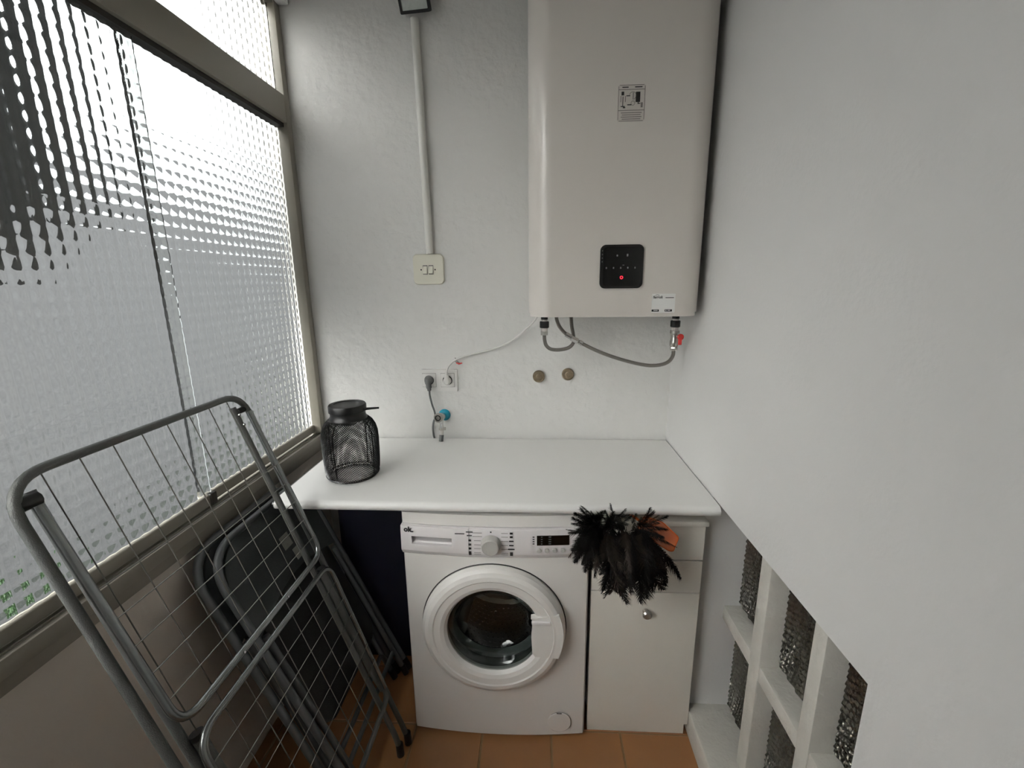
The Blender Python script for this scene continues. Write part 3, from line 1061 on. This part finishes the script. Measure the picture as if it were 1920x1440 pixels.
tp = thing('water_tap', 'chrome washing machine tap with teal rosette on wall above worktop', 'tap', (-0.35, 0, 0.99))
lathe('rosette', [(0.026, 0.0), (0.0245, 0.004), (0.017, 0.011), (0.012, 0.012)], (-0.346, 0.0, 0.993), (0, -1, 0), m_teal, tp, 32, label='teal wall rosette')
b = BM()
add_tube(b, [(-0.347, -0.008, 0.993), (-0.352, -0.03, 0.995), (-0.358, -0.052, 0.998)], [0.012, 0.0165, 0.0185], 20)
add_tube(b, [(-0.353, -0.036, 0.992), (-0.353, -0.038, 0.975), (-0.353, -0.038, 0.962)], [0.012, 0.010, 0.0075], 16)
mk('tap_body', b, m_chrome, tp, smooth=50)
b = BM()
add_lathe(b, [(0.0195, 0.0), (0.0205, 0.003), (0.0205, 0.012), (0.017, 0.016)], (-0.3585, -0.052, 0.998), (-0.12, -1, 0.05), 24)
kn = mk('tap_knob', b, m_steel, tp, smooth=40)
b = BM()
add_lathe(b, [(0.0125, 0.0), (0.0125, 0.0012), (0.0085, 0.0012), (0.0085, 0.0)], (-0.3603, -0.0677, 0.9988), (-0.12, -1, 0.05), 24, False, False)
mk('knob_ring', b, m_black, kn, recalc=True)
tube('outlet', [(-0.353, -0.038, 0.966), (-0.3525, -0.041, 0.945)], [0.0075, 0.0095], m_chrome, tp, 14)
b = BM()
add_lathe(b, [(0.0135, 0), (0.0135, 0.009)], (-0.3525, -0.041, 0.9385), (0, 0, 1), 6)
add_box(b, (-0.345, -0.049, 0.939), (-0.334, -0.040, 0.951), 0.001)
mk('hose_nut', b, m_steel, tp, smooth=20)
tube('hose_sleeve', [(-0.3525, -0.0415, 0.9395), (-0.3530, -0.045, 0.915)], 0.0082, m_cap, tp, 14, label='pale hose sleeve')
tube('hose_end', [(-0.3530, -0.045, 0.917), (-0.3545, -0.050, 0.900), (-0.3550, -0.052, 0.8905)], 0.0095, m_plug_grey, tp, 14, label='grey hose end meeting the worktop')

for (x, z, lab) in ((0.0615, 1.1645, 'tarnished round pipe cap on wall, left and slightly lower of the pair'),
                    (0.1825, 1.1735, 'tarnished round pipe cap on wall, right and slightly higher of the pair')):
    pc = thing('pipe_cap', lab, 'pipe cap', (x, 0, z), 'pipe caps on the back wall')
    lathe('collar', [(0.0255, 0.0), (0.0255, 0.010), (0.0235, 0.013), (0.0195, 0.013), (0.0185, 0.010), (0.001, 0.010)], (x, 0, z), (0, -1, 0), m_brass_old, pc, 28)
    lathe('plug', [(0.0125, 0.0), (0.0125, 0.013), (0.0085, 0.0145), (0.0085, 0.011), (0.001, 0.011)], (x, -.002, z), (0, -1, 0), m_brass_old, pc, 8)

# ------------------------------------------------------------------ mesh lantern
LX, LY, LZ0 = -0.598, -0.392, WT
ln = thing('mesh_lantern', 'black wire mesh lantern with solid round lid standing on the worktop', 'lantern', (LX, LY, LZ0))
prof_l = [(0.080, 0.001), (0.087, 0.010), (0.0905, 0.025), (0.0925, 0.05), (0.094, 0.09), (0.0945, 0.13), (0.093, 0.158), (0.088, 0.178), (0.079, 0.195), (0.068, 0.206), (0.058, 0.211)]
# resample the profile at even steps
dense = []
L = [0]
for a, c in zip(prof_l, prof_l[1:]):
    L.append(L[-1] + math.dist(a, c))
NR = 60
for i in range(NR + 1):
    s = L[-1] * i / NR
    for k in range(len(L) - 1):
        if L[k] <= s <= L[k + 1] + 1e-9:
            t = (s - L[k]) / (L[k + 1] - L[k])
            dense.append((prof_l[k][0] * (1 - t) + prof_l[k + 1][0] * t, prof_l[k][1] * (1 - t) + prof_l[k + 1][1] * t))
            break
NA = 68
b = BM()
rings = []
for i, (r, h) in enumerate(dense):
    rings.append([b.verts.new((LX + r * math.cos(2 * PI * (k + .5 * (i % 2)) / NA), LY + r * math.sin(2 * PI * (k + .5 * (i % 2)) / NA), LZ0 + h)) for k in range(NA)])
for i in range(1, NR):
    for k in range(NA):
        sft = i % 2
        a = rings[i]
        up, dn = rings[i + 1], rings[i - 1]
        # diamond between a[k] (left), a[k+1] (right), one vertex above and one below
        b.faces.new((a[k], dn[(k + sft) % NA if sft else k], a[(k + 1) % NA], up[(k + sft) % NA if sft else k]))
o = mk('mesh', b, m_mesh_black, None, smooth=0)
wf = o.modifiers.new('wire', 'WIREFRAME')
wf.thickness = 0.0026
wf.use_even_offset = False
wf.use_replace = True
b = evaluated_bm(o)
wmsh = mk('wire_mesh', b, m_mesh_black, ln, smooth=0, recalc=False)
wmsh['kind'] = 'stuff'
lathe('neck', [(0.064, 0.0), (0.062, 0.008), (0.0585, 0.013), (0.0585, 0.026), (0.060, 0.028)], (LX, LY, LZ0 + 0.206), (0, 0, 1), m_mesh_black, ln, 48)
lid = lathe('lid', [(0.0605, 0.0), (0.0625, 0.002), (0.0625, 0.022), (0.060, 0.026), (0.046, 0.0265), (0.044, 0.0245), (0.002, 0.0245)], (LX, LY, LZ0 + 0.233), (0, 0, 1), m_mesh_black, ln, 48)
b = BM()
add_tube(b, [(LX + 0.060, LY - 0.012, LZ0 + 0.244), (LX + 0.085, LY - 0.008, LZ0 + 0.2455), (LX + 0.112, LY - 0.004, LZ0 + 0.2465)], [0.0055, 0.004, 0.0032], 8)
mk('carry_handle', b, m_mesh_black, lid)
lathe('candle_cup', [(0.028, 0.0), (0.030, 0.018), (0.028, 0.018), (0.026, 0.002)], (LX, LY, LZ0 + 0.188), (0, 0, 1), m_mesh_black, ln, 24)
b = BM()
add_tube(b, [(LX + 0.089 * math.cos(2 * PI * k / 48), LY + 0.089 * math.sin(2 * PI * k / 48), LZ0 + 0.0095) for k in range(48)], 0.0016, 6, closed=True)
add_tube(b, [(LX + 0.082 * math.cos(2 * PI * k / 48), LY + 0.082 * math.sin(2 * PI * k / 48), LZ0 + 0.0018) for k in range(48)], 0.0016, 6, closed=True)
mk('base_ring', b, m_mesh_black, ln)
for a in (257, 344):
    b = BM()
    ca, sa = math.cos(math.radians(a)), math.sin(math.radians(a))
    add_tube(b, [(LX + (r - .002) * ca, LY + (r - .002) * sa, LZ0 + h) for r, h in dense[4::3]], 0.0021, 6)
    mk('rib', b, m_mesh_black, ln, label='upright wire rib')
for a in (77, 164):
    b = BM()
    ca, sa = math.cos(math.radians(a)), math.sin(math.radians(a))
    add_tube(b, [(LX + (r - .002) * ca, LY + (r - .002) * sa, LZ0 + h) for r, h in dense[4::3]], 0.0021, 6)
    mk('rib', b, m_mesh_black, ln, label='upright wire rib')

# ------------------------------------------------------------------ clothes drying rack, folded, leaning to the window
RT = Vector((-0.803, 0, 1.245))
RV = Vector((0.425, 0, -1.245)).normalized()
RN = Vector((1.245, 0, 0.425)).normalized()
SF = 1.3155        # distance to the floor


def RP(s, y, n=0.0):
    p = RT + RV * s + RN * n
    return Vector((p.x, y, p.z))


rk = thing('drying_rack', 'grey metal clothes drying rack folded flat and leaning below the window', 'drying rack', (-0.378, -0.93, 0.0))
FY0, FY1 = -1.226, -0.630
R0 = 0.0088
tube('main_frame', fillet([RP(1.105, FY0), RP(0, FY0), RP(0, FY1), RP(1.105, FY1)], [0, .075, .075, 0], 8), R0, m_rack, rk, 12)
tube('end_bar', fillet([RP(1.02, FY0), RP(1.105, FY0), RP(1.105, FY1), RP(1.02, FY1)], [0, .05, .05, 0], 6), R0 * .92, m_rack, rk, 12)
for i in range(8):
    y = -1.166 + 0.0673 * i
    tube('wire', [RP(0.0, y), RP(1.105, y)], 0.0013, m_wire, rk, 6)
WY0, WY1, WN = -1.203, -0.648, 0.024
w1 = tube('upper_wing', fillet([RP(.055, WY0, .012), RP(.535, WY0, WN), RP(.535, WY1, WN), RP(.055, WY1, .012)], [0, .05, .05, 0], 8), 0.0082, m_rackbright, rk, 12)
for i in range(5):
    s = 0.229 + 0.0615 * i
    tube('wire', [RP(s, WY0, .012 + .012 * s / .5 + .004), RP(s, WY1, .012 + .012 * s / .5 + .004)], 0.0012, m_wire, w1, 6)
w2 = tube('lower_wing', fillet([RP(1.06, WY0 + .01, .012), RP(.578, WY0 + .01, WN), RP(.578, WY1 + .004, WN), RP(1.06, WY1 + .004, .012)], [0, .05, .05, 0], 8), 0.0078, m_rackbright, rk, 12)
for i in range(6):
    s = 0.640 + 0.0615 * i
    tube('wire', [RP(s, WY0 + .01, .026), RP(s, WY1 + .004, .026)], 0.0012, m_wire, w2, 6)
for y, hr in ((FY0 + .022, .0125), (FY1 - .022, .0085)):
    box_b = BM()
    add_tube(box_b, [RP(.045, y - .018, -.004), RP(.045, y + .018, -.004)], hr, 10)
    mk('hinge', box_b, m_rubber, rk, smooth=40, label='black plastic hinge')
# long legs, hinged at the top and bent to stand on the floor
for y in (FY0 + .040, FY1 - .040):
    lg = tube('leg', fillet([RP(.03, y, -.012), RP(1.235, y, -.012), Vector((RP(1.27, y, -.012).x + .0, y, 0.012))], .04, 6), 0.0092, m_rack, rk, 12)
    b = BM()
    q = RP(1.27, y, -.012)
    add_tube(b, [(q.x - .002, y, 0.045), (q.x, y, 0.0)], 0.0125, 12)
    mk('foot', b, m_rubber, lg, label='black rubber foot')
for y in (FY0, FY1):
    lg = tube('leg', fillet([RP(1.04, y, -.002), RP(1.24, y, -.002), Vector((RP(1.28, y).x, y, 0.012))], .04, 6), 0.0088, m_rack, rk, 12)
    b = BM()
    q = RP(1.28, y)
    add_tube(b, [(q.x - .002, y, 0.045), (q.x, y, 0.0)], 0.0122, 12)
    mk('foot', b, m_rubber, lg, label='black rubber foot')
for y in (FY0 + .055, FY1 - .024):
    sl = tube('short_leg', [RP(.588, y, .003), RP(.98, y, .003), RP(1.06, y, .006)], [0.0125, 0.0115, 0.006], m_rack, rk, 14)
    b = BM()
    add_tube(b, [RP(.580, y, .003), RP(.592, y, .003)], 0.0134, 14)
    mk('end_cap', b, m_rubber, sl, label='black end cap')
b = BM()
for y in (FY0 + .04, FY1 - .04):
    for s in (.055, .085):
        add_tube(b, [RP(s, y, -.004), RP(s, y, .0005)], 0.0035, 8)
for y in (-1.03, -.85):
    add_tube(b, [RP(.535, y, WN + .004), RP(.535, y, WN + .0095)], 0.0025, 8)
mk('rivet', b, m_chrome, rk, label='bright rivets')['kind'] = 'stuff'

# ------------------------------------------------------------------ two folding chairs behind the rack
CT = Vector((-0.838, 0, 0.85))
CV = Vector((0.368, 0, -0.85)).normalized()
CN = Vector((0.85, 0, 0.368)).normalized()


def make_chair(label, n0, ds, dy, first):
    def CP(s, y, n=0.0):
        p = CT + CV * (s + ds) + CN * (n + n0)
        return Vector((p.x, y + dy, p.z))
    Y0, Y1 = -0.825, -0.330
    zf = lambda n: (CT + CN * (n + n0)).z / -CV.z - ds     # distance to the floor
    base = CP(zf(0), (Y0 + Y1) / 2)
    c = thing('folding_chair', label, 'chair', (base.x, base.y, 0.0), 'folded chairs under the window')
    SFl = zf(0) - 0.012
    tube('frame', fillet([CP(SFl, Y0), CP(0.012, Y0), CP(0.012, Y1), CP(SFl, Y1)], [0, .12, .12, 0], 10), 0.0115, m_chair_tube, c, 12)
    b = BM()
    poly = []
    for (y, s, a0) in ((Y1 - .125, .135, 0), (Y0 + .125, .135, 90)):
        for j in range(9):
            a = math.radians(a0 + 90 * j / 8)
            poly.append((y + .113 * math.cos(a), s - .113 * math.sin(a)))
    for j in range(13):
        t = j / 12
        poly.append((Y0 + .012 + (Y1 - Y0 - .024) * t, 0.290 - 0.05 * math.sin(PI * t)))
    add_prism(b, poly, -0.006, 0.004, lambda u, v, w: CP(v, u, w))
    bp = mk('back_panel', b, m_chair_panel, c, smooth=30)
    if first:
        for (y0, y1, s0, s1) in ((-0.575, -0.530, 0.120, 0.165), (-0.548, -0.508, 0.180, 0.220)):
            b = BM()
            add_prism(b, [(y0, s0), (y1, s0), (y1, s1), (y0, s1)], 0.0038, 0.0048, lambda u, v, w: CP(v, u, w))
            mk('sticker', b, mat_sticker, bp, smooth=0, label='small pale grey sticker')
    b = BM()
    add_prism(b, rrect(Y0 + .045, .235, Y1 - .045, .68, .06, 6), -0.020, -0.008, lambda u, v, w: CP(v, u, w))
    mk('seat', b, m_chair_seat, c, smooth=30)
    for y in (Y0 + .030, Y1 - .030):
        lg = tube('rear_leg', [CP(.30, y, 0), CP(SFl - .01, y, 0)], 0.0098, m_chair_tube, c, 12)
        b = BM()
        add_tube(b, [CP(SFl - .04, y, 0), CP(SFl + .002, y, 0)], 0.012, 12)
        mk('foot', b, m_rubber, lg, label='black rubber foot')
    tube('crossbar', [CP(.80, Y0 + .030), CP(.80, Y1 - .030)], 0.008, m_chair_tube, c, 10)
    for y in (Y0, Y1):
        b = BM()
        add_tube(b, [CP(SFl - .045, y, 0), CP(SFl + .006, y, 0)], 0.0135, 12)
        mk('foot', b, m_rubber, c, label='black rubber foot')
    return c


mat_sticker = mat('chair_sticker', (150, 150, 140), 0.6, var=0.2, vscale=90)
make_chair('grey folding chair folded flat behind drying rack, the one with stickers in front', 0.0, 0.0, 0.0, True)
make_chair('grey folding chair folded flat, rearmost, pressed between front chair and wall', -0.036, -0.018, -0.022, False)

# navy box guessed from a faint blue hint, enlarged to darken the gap
bn = thing('storage_box', 'dark navy storage box, enlarged to darken the gap under worktop left of washer', 'box', (-0.57, -0.15, 0))
b = BM()
add_prism(b, rrect(-0.745, -0.265, -0.392, -0.03, 0.03, 5), 0.0, 0.80, XY)
mk('body', b, m_blue, bn, smooth=40)
b = BM()
add_prism(b, rrect(-0.752, -0.273, -0.386, -0.022, 0.032, 5), 0.795, 0.835, XY)
mk('lid', b, m_blue, bn, smooth=40)

# ------------------------------------------------------------------ feather duster, its handle laid in the gap above the cabinet
fd = thing('feather_duster', 'black feather duster sticking out between worktop and cabinet', 'duster', (0.30, -0.60, 0.83))
FO = Vector((0.302, -0.628, 0.842))
tube('handle', [(0.292, -0.30, 0.8385), (0.298, -0.52, 0.8405), FO + Vector((0, -.01, 0))], [0.008, 0.008, 0.0095], m_black, fd, 12)
rnd = random.Random(11)


def feather_mesh(name, Lf, droop, wid, nb, m, curl=0.0):
    """feather along +x drooping in -z, barbs in +-y"""
    b = BM()
    pts = []
    for i in range(13):
        t = i / 12
        pts.append(Vector((Lf * (t - .12 * droop * t * t), curl * t * t * Lf * .4, -droop * Lf * .55 * t * t)))
    for i in range(12):
        w = 0.0011 * (1 - i / 13)
        w2_ = 0.0011 * (1 - (i + 1) / 13)
        vs = [b.verts.new(p) for p in (pts[i] + Vector((0, w, 0)), pts[i] - Vector((0, w, 0)), pts[i + 1] - Vector((0, w2_, 0)), pts[i + 1] + Vector((0, w2_, 0)))]
        b.faces.new(vs)
    for k in range(nb):
        t = 0.10 + 0.90 * k / (nb - 1)
        fi = min(t * 12, 11.999)
        i = int(fi)
        p = pts[i].lerp(pts[i + 1], fi - i)
        d = (pts[i + 1] - pts[i]).normalized()
        ww = wid * (math.sin(PI * min(1, .18 + t * .82)) ** .6 + .12)
        for s in (-1, 1):
            side = Vector((0, s, 0))
            a = ww * rnd.uniform(.65, 1.15)
            dirv = (d * rnd.uniform(.7, 1.2) + side * rnd.uniform(.5, 1.0) + Vector((0, 0, rnd.uniform(-.6, .25)))).normalized()
            mid = p + dirv * a * .55
            tip = p + dirv * a + Vector((0, 0, -a * rnd.uniform(.0, .35))) + d * a * .15
            wv = d * 0.0016
            v0, v1 = b.verts.new(p - wv), b.verts.new(p + wv)
            v2, v3 = b.verts.new(mid + wv * .8), b.verts.new(mid - wv * .8)
            v4 = b.verts.new(tip)
            b.faces.new((v0, v1, v2, v3))
            b.faces.new((v3, v2, v4))
    me = bpy.data.meshes.new(name)
    b.to_mesh(me)
    b.free()
    me.materials.append(m)
    return me


FM = [feather_mesh('feather', 0.15, 0.35, 0.034, 90, m_feather), feather_mesh('feather', 0.15, 0.7, 0.038, 90, m_feather, .3),
      feather_mesh('feather', 0.15, 0.5, 0.032, 84, m_feather, -.4), feather_mesh('feather', 0.15, 0.8, 0.036, 80, m_feather_b, .2)]


FM.append(feather_mesh('feather', 0.15, 0.12, 0.024, 60, m_feather))


def put_feather(me, o, ang, yaw, ln_, roll):
    """ang: direction in the xz plane (degrees, 0 = +x, 90 = up); yaw: lean to the camera"""
    a, yv = math.radians(ang), math.radians(yaw)
    d = Vector((math.cos(a) * math.cos(yv), -math.sin(yv), math.sin(a) * math.cos(yv))).normalized()
    # droop axis of the mesh (-z) should point down/outwards
    up = Vector((0, 0, 1)) - d * d.z
    if up.length < .25:
        up = Vector((0, 1, 0)) - d * d.y
    up.normalize()
    up = Matrix.Rotation(math.radians(roll), 3, d) @ up
    y = up.cross(d).normalized()
    R = Matrix((d, y, up)).transposed().to_4x4()
    ob = bpy.data.objects.new('feather', me)
    COL.objects.link(ob)
    ob.parent = fd
    s = ln_ / 0.15
    ob.matrix_local = Matrix.Translation(o - fd.location) @ R @ Matrix.Scale(s, 4)


for k in range(58):      # left lobe
    put_feather(FM[rnd.choice([0, 0, 2, 1])], FO + Vector((-.066, -.014, -.004)) + Vector((rnd.uniform(-.02, .02), rnd.uniform(-.015, .0), rnd.uniform(-.02, .02))), rnd.uniform(60, 262), rnd.uniform(12, 60), rnd.uniform(.085, .112), rnd.uniform(-50, 50))
for k in range(26):      # upright tips that stand over the worktop edge
    put_feather(FM[4], FO + Vector((-.062, -.016, .0)) + Vector((rnd.uniform(-.03, .045), rnd.uniform(-.02, .0), rnd.uniform(-.015, .015))), rnd.uniform(60, 165), rnd.uniform(10, 32), rnd.uniform(.075, .105), rnd.uniform(-50, 50))
for k in range(18):      # right, upper spray
    put_feather(FM[4], FO + Vector((.046, -.012, .004)) + Vector((rnd.uniform(-.02, .02), rnd.uniform(-.012, .0), rnd.uniform(-.015, .015))), rnd.uniform(-25, 115), rnd.uniform(12, 36), rnd.uniform(.07, .098), rnd.uniform(-50, 50))
for k in range(52):      # long hanging ones
    put_feather(FM[rnd.choice([0, 1, 2, 3])], FO + Vector((rnd.uniform(-.04, .06), rnd.uniform(-.03, -.005), rnd.uniform(-.02, .02))), rnd.uniform(235, 318), rnd.uniform(8, 40), rnd.uniform(.13, .20), rnd.uniform(-60, 60))
for k in range(14):      # brown underside in front
    put_feather(FM[3], FO + Vector((rnd.uniform(-.05, .04), -.03, rnd.uniform(-.02, .02))), rnd.uniform(200, 290), rnd.uniform(30, 65), rnd.uniform(.09, .13), rnd.uniform(-60, 60))
for k in range(4):
    put_feather(FM[rnd.choice([0, 3])], FO + Vector((.07, -.01, -.03)), rnd.uniform(-48, -32), rnd.uniform(5, 18), rnd.uniform(.13, .16), rnd.uniform(-20, 20))

# ------------------------------------------------------------------ orange fly swatter
fs = thing('fly_swatter', 'orange plastic fly swatter hanging out from behind the black feathers', 'fly swatter', (0.43, -0.6, 0.84))
S0 = Vector((0.372, -0.592, 0.846))
SU = Vector((0.100, -0.040, -0.038)).normalized()      # along the head, away from the handle
SVv = Vector((0.30, -0.35, 1.0))
SVv = (SVv - SU * SVv.dot(SU)).normalized()
SNn = SU.cross(SVv)
SP = lambda u, v, w=0.0: S0 + SU * u + SVv * v + SNn * w
outl = fillet([SP(.0, -.052), SP(.0, .012), SP(.052, .026), SP(.112, .002), SP(.118, -.055), SP(.108, -.062)], .008, 4, closed=True)
b = BM()
add_tube(b, outl, 0.0019, 6, closed=True)
hd = mk('head', b, m_orange, fs, smooth=50)


def clip_line(p, d):
    """intersections of the line p + t d with the head outline, in (u, v)"""
    P2 = [(0, -.052), (0, .012), (.052, .026), (.112, .002), (.118, -.055), (.108, -.062)]
    ts = []
    for i in range(6):
        a, c = P2[i], P2[(i + 1) % 6]
        ex, ey = c[0] - a[0], c[1] - a[1]
        den = d[0] * ey - d[1] * ex
        if abs(den) < 1e-9:
            continue
        t = ((a[0] - p[0]) * ey - (a[1] - p[1]) * ex) / den
        q = ((a[0] - p[0]) * d[1] - (a[1] - p[1]) * d[0]) / den
        if 0 <= q <= 1:
            ts.append(t)
    return (min(ts), max(ts)) if len(ts) >= 2 else None


b = BM()
for i in range(46):
    r = clip_line((0.0012 + .0025 * i, 0), (0.0, 1.0))
    if r:
        add_tube(b, [SP(0.0012 + .0025 * i, r[0]), SP(0.0012 + .0025 * i, r[1])], 0.00085, 4)
for i in range(30):
    r = clip_line((0, -.06 + .003 * i), (1.0, 0.0))
    if r:
        add_tube(b, [SP(r[0], -.06 + .003 * i, .0006), SP(r[1], -.06 + .003 * i, .0006)], 0.0008, 4)
nt_ = mk('mesh', b, m_orange, fs, smooth=0)
nt_['kind'] = 'stuff'
tube('handle', [SP(.003, -.012), SP(-.03, -.006), Vector((0.33, -0.52, 0.8335)), Vector((0.335, -0.25, 0.8325))], [0.004, 0.004, 0.0035, 0.0035], m_orange, fs, 8)

# ------------------------------------------------------------------ outside: towel on a line, shrub
cl = tube('clothesline', [(-1.42, -2.6, 2.72), (-1.42, 2.5, 2.72)], 0.003, m_plug_grey, None, 6)
tag(cl, 'thin clothesline stretched outside the window glass', 'clothesline')
b = BM()
g = []
for i in range(25):
    y = -1.75 + 1.38 * i / 24
    row = []
    for j in range(15):
        z = 2.724 - (1.17 - 0.20 * max(0, (i - 15) / 9) - 0.06 * math.sin(i * .9)) * j / 14
        row.append(b.verts.new((-1.416 + 0.02 * math.sin(i * .9) * (j / 14), y, z)))
    g.append(row)
for i in range(24):
    for j in range(14):
        b.faces.new((g[i][j], g[i + 1][j], g[i + 1][j + 1], g[i][j + 1]))
tw = mk('hanging_towel', b, m_towel, None, smooth=60)
sm = tw.modifiers.new('thickness', 'SOLIDIFY')
sm.thickness = 0.006
tag(tw, 'dark towel hung outside, seen blurred through the upper left glass', 'towel')

sh = thing('shrub', 'green leafy shrub outside, blurred through the lower left glass', 'shrub', (-2.35, -0.50, -1.2))
b = BM()
for k in range(900):
    a, r, h = rnd.uniform(0, 2 * PI), 0.40 * math.sqrt(rnd.random()), rnd.uniform(0, 1)
    c = Vector((-2.35 + r * math.cos(a) * (1 - .3 * h), -0.50 + 1.15 * r * math.sin(a) * (1 - .3 * h), -0.75 + 0.90 * h))
    d = Vector((rnd.uniform(-1, 1), rnd.uniform(-1, 1), rnd.uniform(-.2, 1))).normalized()
    x, y = frame_of(d)
    s = rnd.uniform(.05, .09)
    b.faces.new([b.verts.new(c - x * s), b.verts.new(c + y * s * .45 + d * .008), b.verts.new(c + x * s), b.verts.new(c - y * s * .45 + d * .008)])
fo = mk('foliage', b, m_leaf, sh, smooth=0, recalc=False)
fo['kind'] = 'stuff'
for k in range(5):
    tube('stem', [(-2.35 + .05 * math.cos(k * 1.3), -.5 + .05 * math.sin(k * 1.3), -1.2), (-2.35 + .3 * math.cos(k * 1.3), -.5 + .3 * math.sin(k * 1.3), .0)], [0.018, 0.008], m_edge_dark, sh, 6)
